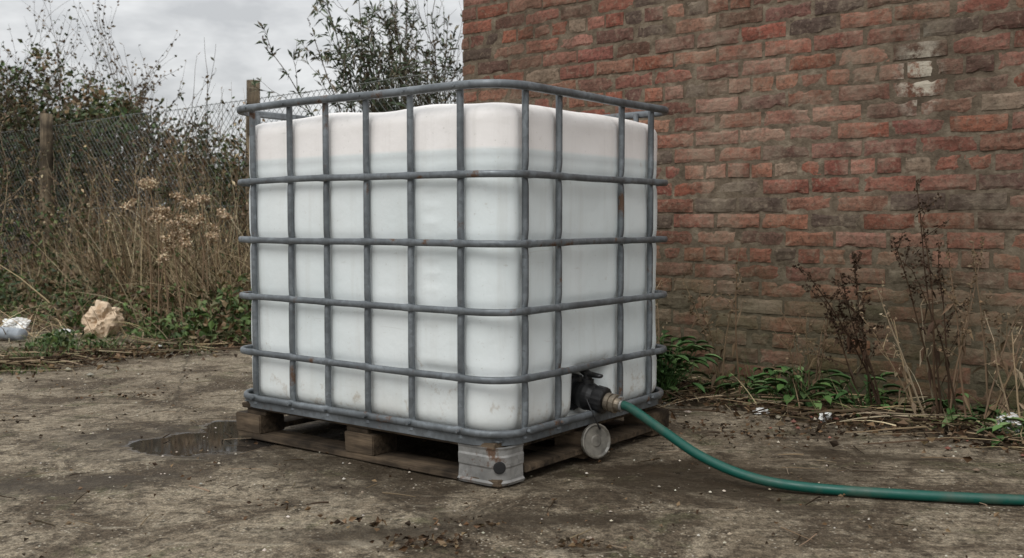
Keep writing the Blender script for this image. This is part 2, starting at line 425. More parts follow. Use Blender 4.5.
def foot(name):
    hx,hy,r=.592,.492,.05; Ls,Ln=.155,.110; pts=[]
    x1=hx-Ls
    for i in range(24): pts.append((x1+(hx-r-x1)*i/24,-hy,0,-1))
    for i in range(17):
        a=-math.pi/2+math.pi/2*i/16; pts.append((hx-r+r*math.cos(a),-hy+r+r*math.sin(a),math.cos(a),math.sin(a)))
    for i in range(1,13): pts.append((hx,-hy+r+(Ln-r)*i/12,1,0))
    prof=[(-.012,.002),(.003,.002),(.006,.010),(0,.016),(0,.050),(.003,.056),(.003,.084),(0,.090),(0,.104),(.003,.111),(-.012,.1115)]
    vs=[]
    for (x,y,nx,ny) in pts:
        for (o,z) in prof:
            o+=.003*noise.noise(Vector((x*25,y*25,z*25)))
            vs.append(((x+nx*o),(y+ny*o),z))
    k=len(prof)
    fs=[(i*k+j,(i+1)*k+j,(i+1)*k+j+1,i*k+j+1) for i in range(len(pts)-1) for j in range(k-1)]
    me=bpy.data.meshes.new(name); me.from_pydata(vs,[],fs); me.materials.append(M_foot)
    ob=bpy.data.objects.new(name,me); COL.objects.link(ob); ob.parent=tank
    md=ob.modifiers.new("s","SOLIDIFY"); md.thickness=.003; md.offset=-1
foot("steel_corner_foot")
box("foot_core",(.115,.085,.104),(.520,-.437,.056),M_dark,tank,.004)
cd=Vector((1,-1,0)).normalized()
cc=Vector((.592-.05,-.492+.05,.056))+cd*.044
lathe("foot_hole_plug",cc,cd,[(0,.018),(.012,.018),(.013,.014),(.0135,.0)],M_dark,tank,24)  # solid dark plug, its black standing in for the shade of an open hole
# valve
ax=Vector((1,0,-.14)).normalized(); V0=Vector((.492,0,.208))
vp=empty("valve"); vp.parent=tank
lathe("valve_nut",V0,ax,[(0,.058),(.03,.058),(.034,.052),(.036,.0)],M_black,vp,36,.03)
lathe("valve_body",V0+ax*.03,ax,[(0,.035),(.015,.038),(.028,.044),(.045,.047),(.062,.044),(.075,.036),(.08,.036)],M_black,vp)
lathe("valve_collar",V0+ax*.105,ax,[(0,.030),(.004,.042),(.036,.042),(.04,.036),(.042,.0)],M_black,vp,32,.035)
lathe("valve_stem",V0+ax*.075+Vector((0,0,.035)),(0,0,1),[(0,.020),(.02,.020),(.022,.014),(.040,.014)],M_black,vp)
def lever():
    mb=MB(); c=V0+ax*.09+Vector((0,-.0,.072)); st=[(-.066,.004,.003),(-.061,.014,.010),(-.045,.016,.012),(-.02,.014,.009),(0,.018,.009),(.03,.015,.008),(.055,.012,.007),(.062,.005,.003)]
    n=12; vs=[]
    dr=Vector((.88,-.47,0)).normalized(); sd=Vector((.47,.88,0)).normalized()
    for i,(t,w,h) in enumerate(st):
        zc=.12*max(0,-t-.01)+.05*max(0,t)
        for k in range(n):
            a=2*math.pi*k/n; ca,sa=math.cos(a),math.sin(a)
            vs.append(c+dr*t+sd*w*ca+Vector((0,0,zc+h*sa)))
    fs=[(i*n+k,i*n+(k+1)%n,(i+1)*n+(k+1)%n,(i+1)*n+k) for i in range(len(st)-1) for k in range(n)]+[tuple(range(n)),tuple((len(st)-1)*n+k for k in range(n))]
    mb.add(vs,fs,(1,1,1)); mb.build("valve_lever",M_black,vp,True)
lever()
lathe("hose_adaptor",V0+ax*.147,ax,[(0,.026),(.004,.029),(.018,.029),(.019,.024),(.024,.024),(.025,.030),(.038,.030),(.039,.022),(.05,.021),(.055,.021)],M_fit,vp,24,.02)
lathe("hose_clamp",V0+ax*.196,ax,[(0,.0185),(.012,.0185)],M_foot,vp,24)
box("clamp_screw",(.018,.014,.012),tuple(V0+ax*.202+Vector((0,0,.022))),M_foot,vp,.002)
cpn=Vector((.93,-.35,.15)).normalized()
lathe("dust_cap",Vector((.614,-.033,.062)),cpn,[(0,.052),(.004,.055),(.014,.055),(.016,.051),(.011,.045),(.010,.02),(.012,.016),(.012,.0)],M_cap,vp,36,.015)
smb=MB(); tube(smb,[Vector((.58,-.035,.205)),Vector((.605,-.045,.17)),Vector((.62,-.035,.13)),Vector((.628,-.02,.10))],.003,.003,6,(1,1,1)); smb.build("cap_strap",M_black,vp,True)

# ------------------------------------------------------------ hose
def cat(P,n=14):
    out=[]
    for i in range(len(P)-1):
        p0=P[max(i-1,0)];p1=P[i];p2=P[i+1];p3=P[min(i+2,len(P)-1)]
        for k in range(n):
            t=k/n; out.append(.5*((2*p1)+(p2-p0)*t+(2*p0-5*p1+4*p2-p3)*t*t+(3*p1-p0-3*p2+p3)*t**3))
    out.append(P[-1]); return out
Mt=Matrix.Translation((CX,CY,0))@Matrix.Rotation(ROT,4,"Z")
hs=Mt@(V0+ax*.175); h2=Mt@(V0+ax*.235)
hp=[hs,h2,Vector((.465,3.095,.120)),Vector((.56,2.995,.067)),Vector((.675,2.91,.030)),Vector((.81,2.845,.016)),Vector((1.06,2.775,.013)),Vector((1.37,2.715,.013)),Vector((1.8,2.66,.013)),Vector((2.4,2.75,.013)),Vector((3.0,3.0,.013))]
hm=MB(); tube(hm,cat(hp),.0145,.0145,16,(1,1,1),True); hm.build("garden_hose",M_hose,None,True)

# ------------------------------------------------------------ brick wall
WL=Vector((-.273,5.684,0)); we=Vector((.763,-.646,0)); wi=Vector((.646,.763,0))
wall=empty("brick_wall",WL,math.atan2(we.y,we.x))
pal=[(.265,.108,.075),(.285,.125,.088),(.24,.092,.065),(.205,.086,.064),(.29,.150,.108),(.15,.080,.062),(.25,.128,.092),(.27,.102,.070)]
def brick_face(mb,O,ex,inw,length,rows,nx=9,nz=4):
    ez=Vector((0,0,1)); bh=.0660; pitch=.225; rp=.075
    for r in range(rows):
        header=(r%5==3)
        L=.1125 if header else pitch; ln=L-.0100
        off=0 if r%2==0 else -pitch*.5
        if header: off=-.056
        x=off
        while x<length:
            a=max(x,0)+(U(-.010,.008) if x<=0 else U(-.002,.002)); b=min(x+ln+U(-.003,.003),length)
            if b-a>.03:
                c=jc(random.choice(pal),.25)
                if R()<.03: c=(.30,.22,.16)
                if R()<.07: c=(.10,.07,.057)
                z0=r*rp-.02+U(-.0025,.0025); dy=U(-.0025,.003); tl=U(-.004,.004)
                n1=max(3,int(nx*(b-a)/.214)); vs=[]
                sd=Vector((r*3.1,x*5.3,0))
                for j in range(nz+1):
                    for i in range(n1+1):
                        u=i/n1;v=j/nz
                        px=a+(b-a)*u;pz=z0+bh*v+tl*(u-.5)
                        edge=min(u*(b-a),(1-u)*(b-a),v*bh,(1-v)*bh)
                        q=Vector((px*22,pz*22,r*1.7))+sd
                        ch=noise.noise(q); dep=dy+.003*noise.noise(q*1.7)
                        if edge<1e-6:
                            k=.002+.008*max(0,ch)
                            if u<1e-6: px+=k
                            if u>1-1e-6: px-=k
                            if v<1e-6: pz+=k
                            if v>1-1e-6: pz-=k
                            dep+=.0028+.006*max(0,ch)
                        vs.append(O+ex*px+ez*pz+inw*dep)
                W=n1+1
                fs=[(j*W+i,j*W+i+1,(j+1)*W+i+1,(j+1)*W+i) for j in range(nz) for i in range(n1)]
                per=[i for i in range(W)]+[j*W+n1 for j in range(1,nz+1)]+[nz*W+i for i in range(n1-1,-1,-1)]+[j*W for j in range(nz-1,0,-1)]
                o=len(vs); vs+= [vs[p]+inw*.06 for p in per]; m=len(per)
                fs+=[(per[(k+1)%m],per[k],o+k,o+(k+1)%m) for k in range(m)]
                mb.add(vs,fs,c)
            x+=L
wb=MB()
brick_face(wb,Vector((0,0,0)),Vector((1,0,0)),Vector((0,1,0)),6.0,44)
brick_face(wb,Vector((0,3.6,0)),Vector((0,-1,0)),Vector((1,0,0)),3.48,44,5,2)
wb.build("bricks",M_brick,wall,False)
mm=MB(); nxm,nzm=400,200
for j in range(nzm+1):
    for i in range(nxm+1):
        x=.004+5.99*i/nxm; z=3.2*j/nzm
        mm.v.append((x,.0048+.0040*noise.noise(Vector((x*14,z*14,2)))+.0015*noise.noise(Vector((x*45,z*45,2))),z)); mm.c.append((1,1,1))
for j in range(nzm):
    for i in range(nxm):
        a=j*(nxm+1)+i; mm.f.append((a,a+1,a+nxm+2,a+nxm+1))
mm.build("mortar",M_mortar,wall,True)
box("mortar_core",(5.985,.28,3.2),(3.005,.172,1.6),M_mortar,wall,.001)
box("mortar_core_return",(.30,3.25,3.2),(.159,1.94,1.6),M_mortar,wall,.001)
box("coping",(6.1,.40,.06),(3.0,.15,3.29),m_plain("coping_concrete",(.3,.28,.25),.9),wall,.006)

# ------------------------------------------------------------ ground
def wall_dist(x,y):
    px,py=x-WL.x,y-WL.y; return -(px*wi.x+py*wi.y), px*we.x+py*we.y
def sm(a,b,x):
    t=max(0,min(1,(x-a)/(b-a))); return t*t*(3-2*t)
def blob(x,y,cx,cy,rx,ry,rot=0):
    dx,dy=x-cx,y-cy; c,s=math.cos(rot),math.sin(rot); u=(dx*c+dy*s)/rx; v=(-dx*s+dy*c)/ry
    return max(0,1-math.sqrt(u*u+v*v)*.62)
def edge_y(x): return max(4.95,min(6.3,5.15+1.2*(x+2.55)))
def masks(x,y):
    d,t=wall_dist(x,y)
    s=0
    if t>-.6: s=max(s,1-sm(.22,.70,d) if d>-.5 else 1)
    e=edge_y(x); s2=sm(-.15,.35,y-e)
    if x<-2.4: s2*=1-.9*sm(.45,.65,y-e)*(1-sm(6.9,7.3,y))
    s=max(s,s2)
    if y>7.4: s=1
    w=max(blob(x,y,-1.05,3.52,.29,.21,.2),.9*blob(x,y,-1.0,3.75,.24,.13,-.65))
    w=max(w,.5*blob(x,y,.48,3.1,.14,.10))
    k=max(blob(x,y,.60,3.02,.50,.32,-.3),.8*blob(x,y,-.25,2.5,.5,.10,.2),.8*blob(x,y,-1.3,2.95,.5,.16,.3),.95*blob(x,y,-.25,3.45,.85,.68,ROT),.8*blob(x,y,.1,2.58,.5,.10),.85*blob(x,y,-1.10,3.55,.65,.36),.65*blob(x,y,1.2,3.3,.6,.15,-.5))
    return s,w,k
def axis_pts(lo,hi,a,b,st):
    p=[];x=a
    while x<b: p.append(x); x+=st
    s=st; x=b
    while x<hi: p.append(x); s*=1.25; x+=s
    p.append(hi); s=st; x=a; q=[]
    while True:
        s*=1.25; x-=s
        if x<lo: break
        q.append(x)
    q.append(lo); return q[::-1]+p
xs=axis_pts(-400,400,-4.6,3.4,.035); ys=axis_pts(-200,600,1.7,8.5,.035)
gm=MB(); W=len(xs)
for y in ys:
    for x in xs:
        if -6<x<5 and 1<y<11:
            s,w,k=masks(x,y)
            h=.005*noise.noise(Vector((x*2,y*2,0)))-.005+.003*noise.noise(Vector((x*9,y*9,3)))
            if s>.05: h+=s*(.022*noise.noise(Vector((x*5,y*5,7)))+.012)
            if w>.35: h=-.006
        else: s,w,k=1,0,0; h=-.004
        gm.v.append((x,y,h)); gm.c.append((s,w,k))
for j in range(len(ys)-1):
    for i in range(W-1): gm.f.append((j*W+i,j*W+i+1,(j+1)*W+i+1,(j+1)*W+i))
gm.build("concrete_ground",M_ground,None,True,"Mask")

# ------------------------------------------------------------ fence
F0=Vector((-10.9,16.5,0)); F1=Vector((-.2,7.05,0)); fd=(F1-F0).normalized(); fl=(F1-F0).length
fence=empty("chain_link_fence")
M_wire=m_plain("fence_wire",(.19,.20,.19),.55,.3)
fm=MB()
def fpt(t,z):
    w=.03*noise.noise(Vector((t*.9,z*1.2,0))); return F0+fd*t+Vector((w,w,z+.02*noise.noise(Vector((t,0,5)))))
FH=1.80; sp=.075
k=-FH
while k<fl:
    for sgn in (1,-1):
        pts=[]
        for i in range(9):
            z=FH*i/8; t=k+(z if sgn>0 else FH-z)
            if 0<=t<=fl: pts.append(fpt(t,z+.02))
        if len(pts)>1: tube(fm,pts,.0022,.0022,3,(1,1,1))
    k+=sp
for z in (.05,.9,FH+.01): tube(fm,[fpt(fl*i/60,z) for i in range(61)],.0028,.0028,4,(1,1,1))
fm.build("mesh",M_wire,fence)
def fpost(x,y,h,r,name):
    mb=MB(); pts=[Vector((x+.01*math.sin(i),y,-.1+(h+.1)*i/8)) for i in range(9)]
    tube(mb,pts,r*1.05,r*.95,12,(1,1,1),True); mb.build(name,M_post,fence,True)
for i,(t,h) in enumerate(((1.2,2.0),(4.2,2.0),(7.86,1.93),(11.72,1.94))):
    p=F0+fd*t-Vector((.06,.09,0)); fpost(p.x,p.y,h,.068 if i!=3 else .06,"post_%d"%i)

# ------------------------------------------------------------ vegetation behind fence
brown=(.055,.040,.028); gbr=(.08,.062,.045)
dkgreen=[(.034,.056,.018),(.052,.08,.026),(.028,.044,.016),(.07,.075,.028),(.08,.058,.027)]
brn=[(.13,.082,.042),(.10,.062,.034),(.085,.08,.035),(.17,.12,.065)]
def hedge_top(x,y=None):
    pts=[(-14,2.7),(-8,3.0),(-6.6,2.95),(-6.0,2.5),(-5.3,2.7),(-4.8,2.5),(-4.2,2.1),(-3.4,1.75),(-2.4,1.4),(-1.2,1.6),(0,1.5),(4,1.5)]
    for (a,ha),(b,hb) in zip(pts,pts[1:]):
        if a<=x<=b: return ha+(hb-ha)*(x-a)/(b-a)
    return 2
def fence_y(x): return F0.y+(x-F0.x)*fd.y/fd.x
tw=MB(); lf=MB()
for i in range(110):
    x=U(-11,-.2) if i<75 else U(-7,-4); y=fence_y(x)+U(.4,3.0); h=hedge_top(x)*U(.75,1.0)
    branch(tw,lf,Vector((x,y,0)),Vector((U(-.3,.3),U(-.3,.3),1)),h*.64,.014,3 if i%2 else 2,random.choice([brown,gbr]),(dkgreen+brn,.07,.04),.7,4,.03,3,4)
for i in range(56000):
    x=U(-12,.3); y=fence_y(x)+abs(G(.2,1.1))+.15; ht=hedge_top(x)*(1+.16*noise.noise(Vector((x*1.7,3,0))))
    z=ht*(R()**.75)*.98
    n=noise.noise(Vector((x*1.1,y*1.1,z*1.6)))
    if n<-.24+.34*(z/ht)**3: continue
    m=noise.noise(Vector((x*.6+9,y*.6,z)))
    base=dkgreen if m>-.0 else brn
    leaf_shade=.5+.75*(z/ht)+.6*n  # inner hedge shade painted into leaf colour: darker low down and by noise
    c=random.choice(base); c=(c[0]*leaf_shade,c[1]*leaf_shade,c[2]*leaf_shade)
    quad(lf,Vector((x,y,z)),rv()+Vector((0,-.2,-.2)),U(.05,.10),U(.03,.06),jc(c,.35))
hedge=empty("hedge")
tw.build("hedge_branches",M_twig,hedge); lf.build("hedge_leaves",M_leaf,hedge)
tc=MB(); tl=MB()
for i in range(18):
    x=random.choice([U(-5.6,-4.0),U(-8,-5.0)]); y=fence_y(x)+U(.1,2)
    branch(tc,tl,Vector((x,y,.8)),Vector((U(-.5,.5),U(-.2,.2),1.3)),hedge_top(x)*.54+U(-.2,.3),.008,2,gbr,(brn,.05,.03),.5,4,.02,3,4)
for i in range(14):
    x=U(-4.2,-2.4); y=fence_y(x)+U(.1,1)
    branch(tc,tl,Vector((x,y,.7)),Vector((U(-.35,.25),0,1.3)),U(.8,1.25),.006,1,gbr,(brn,.05,.025),.45,4,.02,3,3)
cn=empty("bramble_canes"); tc.build("canes",M_twig,cn); tl.build("cane_leaves",M_leaf,cn)
# buddleia
bt=MB(); bl=MB(); gg=[(.07,.095,.052),(.105,.128,.075),(.045,.064,.032),(.14,.12,.075)]
for i in range(48):
    x=U(-1.20,-.40); y=U(8.2,9.3)
    q=Vector((x,y,.2)); d=Vector((U(-.17,.10),U(-.2,.2),1)).normalized(); L=U(1.7,2.40); pts=[q.copy()];n=12
    for k in range(n):
        d=(d+rv()*.08+Vector((-.006,0,-.012*k/3))).normalized(); q=q+d*L/n; pts.append(q.copy())
        if k>2:
            for s in range(8):
                leaf(bl,q+rv()*.02,(rv()+d*.6+Vector((0,0,-.15))),U(.05,.11),U(.013,.026),jc(random.choice(gg),.35),droop=.3)
        if k>4 and R()<.5: branch(bt,bl,q,d+rv()*.9,U(.12,.3),.004,1,gbr,(gg,.08,.02),.6,3,.05,3,4)
    tube(bt,pts,.010,.003,4,jc(gbr))
    if R()<.6:
        for s in range(14): leaf(bl,q+rv()*.012+d*.012*s,rv(),.02,.015,jc((.09,.06,.04),.2))
for s,(ex,ez) in enumerate(((-1.55,2.45),(-1.35,2.3),(-1.5,2.1))):
    q=Vector((-1.0,8.4,1.2)); e=Vector((ex,8.3,ez)); pts=[q.lerp(e,t/8)+Vector((0,0,.25*math.sin(t/8*3.14))) for t in range(9)]
    tube(bt,pts,.007,.002,4,gbr)
    for p in pts[2:]:
        for m in range(9): leaf(bl,p+rv()*.03,rv()+Vector((0,0,-.3)),U(.06,.12),.022,jc(random.choice(gg),.35),droop=.3)
for i in range(9):
    branch(bt,bl,Vector((U(-.8,-.4),U(8,9),1.2)),Vector((U(-.3,.2),0,1)),U(.8,1.15),.006,2,gbr,(gg,.05,.015),.4,3,.05,3,1)
bud=empty("buddleia_bush"); bt.build("stems",M_twig,bud); bl.build("leaves",M_leaf,bud)

# ------------------------------------------------------------ dry grass and undergrowth in front of the fence
straw=[(.42,.33,.20),(.32,.245,.145),(.20,.145,.09),(.50,.41,.27),(.13,.09,.055)]
gs=MB()
for c in range(185):
    x=U(-5.0,-1.35); y=min(fence_y(x)-U(.1,1.9),9.6)
    if y<6.9: y=U(6.9,7.6)
    if noise.noise(Vector((x*1.4,y*1.4,4)))<-.18: continue
    hh=(.48+.5*sm(-4.6,-3.0,x))*U(.4,1.25); lean=Vector((U(-.5,.5),U(-.3,.2),1)); tone=U(.5,1.3)
    for b in range(32):
        cc_=random.choice(straw); cc_=tuple(v*tone for v in cc_)
        blade(gs,Vector((x+G(0,.12),y+G(0,.12),0)),lean+rv()*.45,hh*U(.5,1.35),U(.005,.011),jc(cc_,.25),U(.1,1.2),5)
for i in range(1600):
    x=U(-4.6,-1.3); y=U(6.4,8); blade(gs,Vector((x,y,0)),rv()+Vector((0,0,.5)),U(.15,.5),U(.004,.010),jc(random.choice(straw),.3),U(.4,1.3),4)
gs.build("dry_grass",M_straw)
ds=MB(); dl=MB()
for i in range(85):
    x=U(-5.2,-1.5); y=min(fence_y(x)-U(.05,1.2),10); y=max(y,7.1)
    branch(ds,dl,Vector((x,y,0)),Vector((U(-.35,.35),U(-.2,.2),1)),U(.5,1.05),.006,2,random.choice([(.16,.11,.07),(.08,.06,.04),(.30,.23,.15)]),(brn+straw[:3]+dkgreen,.05,.022),.55,3,.05,3,3)
dw=empty("dead_weeds"); ds.build("stems",M_twig,dw); dl.build("leaves",M_leaf,dw)
um=MB()
def umbel(x,y,h,sc=1):
    q=Vector((x,y,0)); d=Vector((U(-.08,.08),U(-.1,.1),1)); pts=[q.copy()]
    for k in range(6): d=(d+rv()*.05).normalized(); q=q+d*h/6; pts.append(q.copy())
    tube(um,pts,.006,.0035,5,(.24,.17,.11))
    heads=[(q,d)]
    for s in range(2):
        b=pts[random.randint(3,5)]; dd=(Vector((U(-.7,.7),U(-.5,.3),1))).normalized(); e=b+dd*U(.10,.22); tube(um,[b,(b+e)/2+Vector((0,0,.01)),e],.003,.002,4,(.24,.17,.11)); heads.append((e,dd))
    for (e,dd) in heads:
        for k in range(15):
            r=(dd+rv()*.75).normalized(); t=e+r*.060*sc*U(.7,1.1); tube(um,[e,t],.0014,.001,3,(.25,.18,.11))
            for m in range(8): leaf(um,t+rv()*.012,rv(),.018,.015,jc(random.choice([(.58,.47,.33),(.50,.39,.27),(.30,.21,.13)]),.25))
for (x,y,h) in ((-2.36,6.75,.90),(-2.25,6.7,.96),(-2.18,6.75,.84),(-2.05,6.7,.88),(-2.30,6.65,.74),(-2.12,6.6,.70),(-2.45,6.9,.98),(-1.98,6.7,.72)): umbel(x,y,h)
um.build("dried_hogweed",M_straw)
ug=MB(); gr=[(.055,.095,.022),(.08,.125,.035),(.036,.066,.018),(.115,.14,.052)]
def patch(mb,cx,cy,rx,ry,h,n,cols,ls=(.04,.08)):
    for i in range(n):
        a=U(0,6.283); r=math.sqrt(R()); x=cx+rx*r*math.cos(a); y=cy+ry*r*math.sin(a)
        z=U(.01,h)*(1-r*r*.7)
        if noise.noise(Vector((x*3,y*3,1)))<-.15: continue
        leaf(mb,Vector((x,y,z)),rv()+Vector((0,0,.35)),U(*ls),U(ls[0]*.5,ls[1]*.6),jc(random.choice(cols),.4),droop=.2)
patch(ug,-4.3,9.0,1.5,.6,.34,2600,gr+dkgreen); patch(ug,-2.3,7.2,.9,.45,.34,2000,gr+brn); patch(ug,-2.0,6.7,.5,.3,.2,700,gr)
patch(ug,-2.5,7.9,1.1,.5,.62,2000,gr+brn+dkgreen); patch(ug,-4.6,9.8,1.6,.5,.95,3200,dkgreen+brn+gr); patch(ug,-3.5,8.9,.7,.4,.7,1300,dkgreen+brn)
patch(ug,-2.62,6.0,.22,.15,.14,350,gr,(.03,.06)); patch(ug,-3.2,7.5,1.4,.3,.15,900,gr+brn); patch(ug,-2.35,5.75,.7,.25,.05,500,brn,(.02,.05))
patch(ug,-1.75,6.6,.35,.5,.45,900,gr+brn)
ug.build("undergrowth",M_leaf)
gt=MB()
for (x,y,n,h) in ((-2.62,5.55,110,.12),(-2.75,5.3,80,.09),(-2.35,5.75,60,.13),(-2.1,5.95,50,.1),(-2.55,5.15,90,.06),(-1.75,6.2,60,.15),(-2.75,6.1,90,.12),(-2.45,6.05,70,.14),(-1.9,5.9,40,.1)):
    for b in range(n): blade(gt,Vector((x+G(0,.10),y+G(0,.05),0)),rv()*.6+Vector((0,0,1)),h*U(.5,1.3),.006,jc(random.choice(gr),.3),.7,3)
gt.build("grass_tuft",M_leaf)

# ------------------------------------------------------------ plants at the wall
def wp(t,d,z=0):
    p=WL+we*t-wi*d; p.z=z; return p
def dock(name,base,n,h,cols,lw=(.035,.06),ll=(.10,.2),up=(.25,1.4)):
    mb=MB()
    for i in range(n):
        a=U(0,6.283); el=U(*up); d=Vector((math.cos(a),math.sin(a),el)).normalized(); L=U(.3,1)*h
        p=base+Vector((G(0,.03),G(0,.03),0)); e=p+d*L; tube(mb,[p,(p+e)/2+Vector((0,0,.01)),e],.0025,.0015,4,jc(cols[0],.2))
        w=U(*lw); l=U(*ll); d=(d+Vector((math.cos(a),math.sin(a),0))*.6).normalized(); x,yv=frame(d); q=e.copy(); dd=d.copy(); vs=[]; prof=[.25,.85,1,.7,.05]
        for s,pw in enumerate(prof):
            vs+=[q+x*w*.5*pw+yv*.008,q-yv*.004,q-x*w*.5*pw+yv*.008]; dd=(dd+Vector((0,0,-.28))).normalized(); q=q+dd*l/4
        fs=[]
        for s in range(4): fs+=[(3*s,3*s+1,3*s+4,3*s+3),(3*s+1,3*s+2,3*s+5,3*s+4)]
        mb.add(vs,fs,jc(random.choice(cols),.35))
    return mb.build(name,M_leaf,None,True)
g2=[(.055,.115,.032),(.08,.155,.048),(.038,.08,.024),(.115,.18,.068)]
dock("nettle_plant",wp(1.54,.42),140,.28,g2,(.028,.045),(.05,.10),(.5,3.5))
dock("nettle_plant",wp(1.38,.36),100,.26,g2,(.028,.045),(.05,.09),(.5,3))
dock("dock_plant",wp(2.10,.26),44,.20,g2,(.03,.045),(.06,.11),(.4,2.5))
dock("dock_plant",wp(2.36,.22),36,.17,g2,(.025,.04),(.05,.09),(.4,2.5))
dock("dock_plant",wp(2.74,.20),24,.13,g2,(.03,.045),(.06,.11))
dock("dock_plant",wp(2.95,.36),26,.12,g2,(.025,.04),(.05,.09))
dock("dock_plant",wp(1.85,.22),30,.15,g2,(.025,.04),(.05,.09),(.4,2))
def deadweed(name,base,h,n,lean,col,seed=1.0,cl=True,th=1.0):
    mb=MB()
    for i in range(n):
        q=base+Vector((G(0,.035),G(0,.03),0)); d=(lean+Vector((U(-.18,.18),U(-.1,.1),1))).normalized(); H=h*U(.65,1.05); pts=[q.copy()]
        for k in range(9):
            d=(d+rv()*.07+lean*.03).normalized(); q=q+d*H/9; pts.append(q.copy())
            if k>=3:
                for s in range(random.randint(0,2)):
                    sd=(d*.8+rv()*.8).normalized(); L=U(.04,.13); e=q+sd*L
                    tube(mb,[q,(q+e)/2+rv()*.006,e],.0018,.001,3,jc(col))
                    if cl:
                        for m in range(int(9*seed)):
                            leaf(mb,q+sd*L*U(.3,1.05)+rv()*.007,rv(),U(.009,.02),U(.008,.014),jc(col,.4))
        tube(mb,pts,.0042*th,.0018*th,4,jc(col,.2))
        if cl:
            for m in range(int(16*seed)): leaf(mb,q-d*U(0,.12)+rv()*.01,rv(),U(.010,.02),.012,jc(col,.4))
        for m in range(4): leaf(mb,pts[random.randint(1,7)],rv()+Vector((0,0,-1)),U(.03,.07),.018,jc(col,.3),droop=.4)
    return mb.build(name,M_straw)
dc=(.060,.038,.025); dc2=(.17,.12,.075); dc3=(.30,.23,.15)
deadweed("dead_dock_stalk",wp(2.44,.24),.66,5,Vector((-.28,0,0)),dc,2.2)
deadweed("dead_dock_stalk",wp(2.68,.25),.88,5,Vector((-.10,0,0)),dc,1.3)
deadweed("dead_dock_stalk",wp(2.72,.25),.80,4,Vector((.06,0,0)),dc2,1.3)
deadweed("dead_dock_stalk",wp(2.85,.28),.62,3,Vector((.32,0,0)),dc2,.6)
deadweed("dead_willowherb",wp(1.80,.25),.58,4,Vector((-.18,0,0)),dc2,.5)
deadweed("dead_willowherb",wp(1.45,.25),.55,4,Vector((-.2,0,0)),dc3,.3)
deadweed("dead_willowherb",wp(2.12,.22),.42,5,Vector((-.1,0,0)),dc2,.5)
deadweed("dead_willowherb",wp(2.60,.2),.55,4,Vector((-.35,0,0)),dc3,.3)
deadweed("dead_willowherb",wp(2.95,.2),.45,4,Vector((.1,0,0)),dc3,.3)
ss=MB()
for i in range(320):
    p=wp(U(1.3,4.2),abs(G(.24,.15)),U(.01,.06)); a=G(.1,.7); d=Vector((math.cos(a)*random.choice([-1,1]),math.sin(a),U(-.02,.25)))
    blade(ss,p,d,U(.12,.45),U(.003,.007),jc(random.choice(straw),.3),U(.1,.5),4)
for i in range(380):
    t=U(1.3,4.0); blade(ss,wp(t,U(.05,.4)),rv()*.9+Vector((0,0,1)),U(.08,.28),.005,jc(random.choice(straw+gr+gr),.3),.7,4)
ss.build("straw_stems",M_straw)
tk=MB()
def stick(p,a,L,r,col,z=.01):
    d=Vector((math.cos(a),math.sin(a),U(0,.08))); q=Vector(p); q.z=z; pts=[q.copy()]
    for k in range(4): d=(d+rv()*.12); d.z*=.3; d.normalize(); q=q+d*L/4; q.z=max(q.z,.006); pts.append(q.copy())
    tube(tk,pts,r,r*.5,5,jc(col,.3))
for i in range(240): stick(wp(U(1.3,4.2),abs(G(.28,.16))),U(0,6.28),U(.06,.38),U(.002,.005),random.choice([(.05,.034,.022),(.10,.07,.045),(.26,.2,.13)]),U(.008,.06))
for i in range(300):
    x=U(-3.2,-1.4); stick((x,edge_y(x)+G(.2,.22),0),U(0,6.28),U(.06,.4),U(.002,.006),random.choice([(.05,.034,.022),(.12,.085,.055),(.28,.22,.14)]),U(.008,.05))
for i in range(170): stick((U(-2.5,1.8),U(2.2,4.8),0),U(0,6.28),U(.02,.13),U(.0012,.0028),random.choice([(.04,.028,.018),(.2,.15,.1)]),.004)
tk.build("fallen_twigs",M_twig)
ll=MB(); lc=[(.06,.036,.02),(.10,.06,.034),(.04,.027,.017),(.17,.115,.068),(.03,.02,.013)]
def litter(x,y,s,z=.006):
    d=rv(); d.z*=.25; leaf(ll,Vector((x,y,z)),d,s,s*.6,jc(random.choice(lc),.3),.35)
for i in range(3600):
    p=wp(U(.9,4.6),abs(G(.18,.21))+.02); litter(p.x,p.y,U(.012,.045),U(.006,.035))
for i in range(2600):
    x=U(-3.6,-1.2); litter(x,edge_y(x)+G(.3,.28),U(.015,.05),U(.006,.035))
for i in range(1100): litter(U(-3,2.2),U(2.0,5.2),U(.005,.020))
for (cx,cy,s,n) in ((-.18,2.38,.06,80),(-.12,2.52,.05,26),(.17,2.36,.04,34),(.9,3.6,.12,70),(1.25,3.65,.15,90),(-.35,2.52,.05,24),(.75,3.75,.12,60),(-.62,2.7,.05,12),(-1.6,4.4,.12,40),(-2.0,3.9,.10,30)):
    for i in range(n): litter(cx+G(0,s),cy+G(0,s*.4),U(.008,.026),U(.004,.014))
ll.build("leaf_litter",M_straw)
pb=MB()
def stone(x,y,r,col):
    vs=[]
    for (a,b,c) in ((1,0,0),(.3,.95,0),(-.8,.6,0),(-.8,-.6,0),(.3,-.95,0),(0,0,.7),(0,0,-.5)):
        vs.append(Vector((x,y,r*.3))+Vector((a,b,c))*r*U(.7,1.25))
    pb.add(vs,[(0,1,5),(1,2,5),(2,3,5),(3,4,5),(4,0,5),(1,0,6),(2,1,6),(3,2,6),(4,3,6),(0,4,6)],col)
for i in range(1300): stone(U(-3,2.2),U(2.0,6),U(.0015,.006),jc(random.choice([(.3,.26,.2),(.10,.08,.055),(.46,.42,.35)]),.3))
for i in range(260):
    p=wp(U(1,4),abs(G(.3,.25))); stone(p.x,p.y,U(.004,.016),jc(random.choice([(.3,.27,.22),(.13,.10,.07),(.25,.11,.08)]),.3))
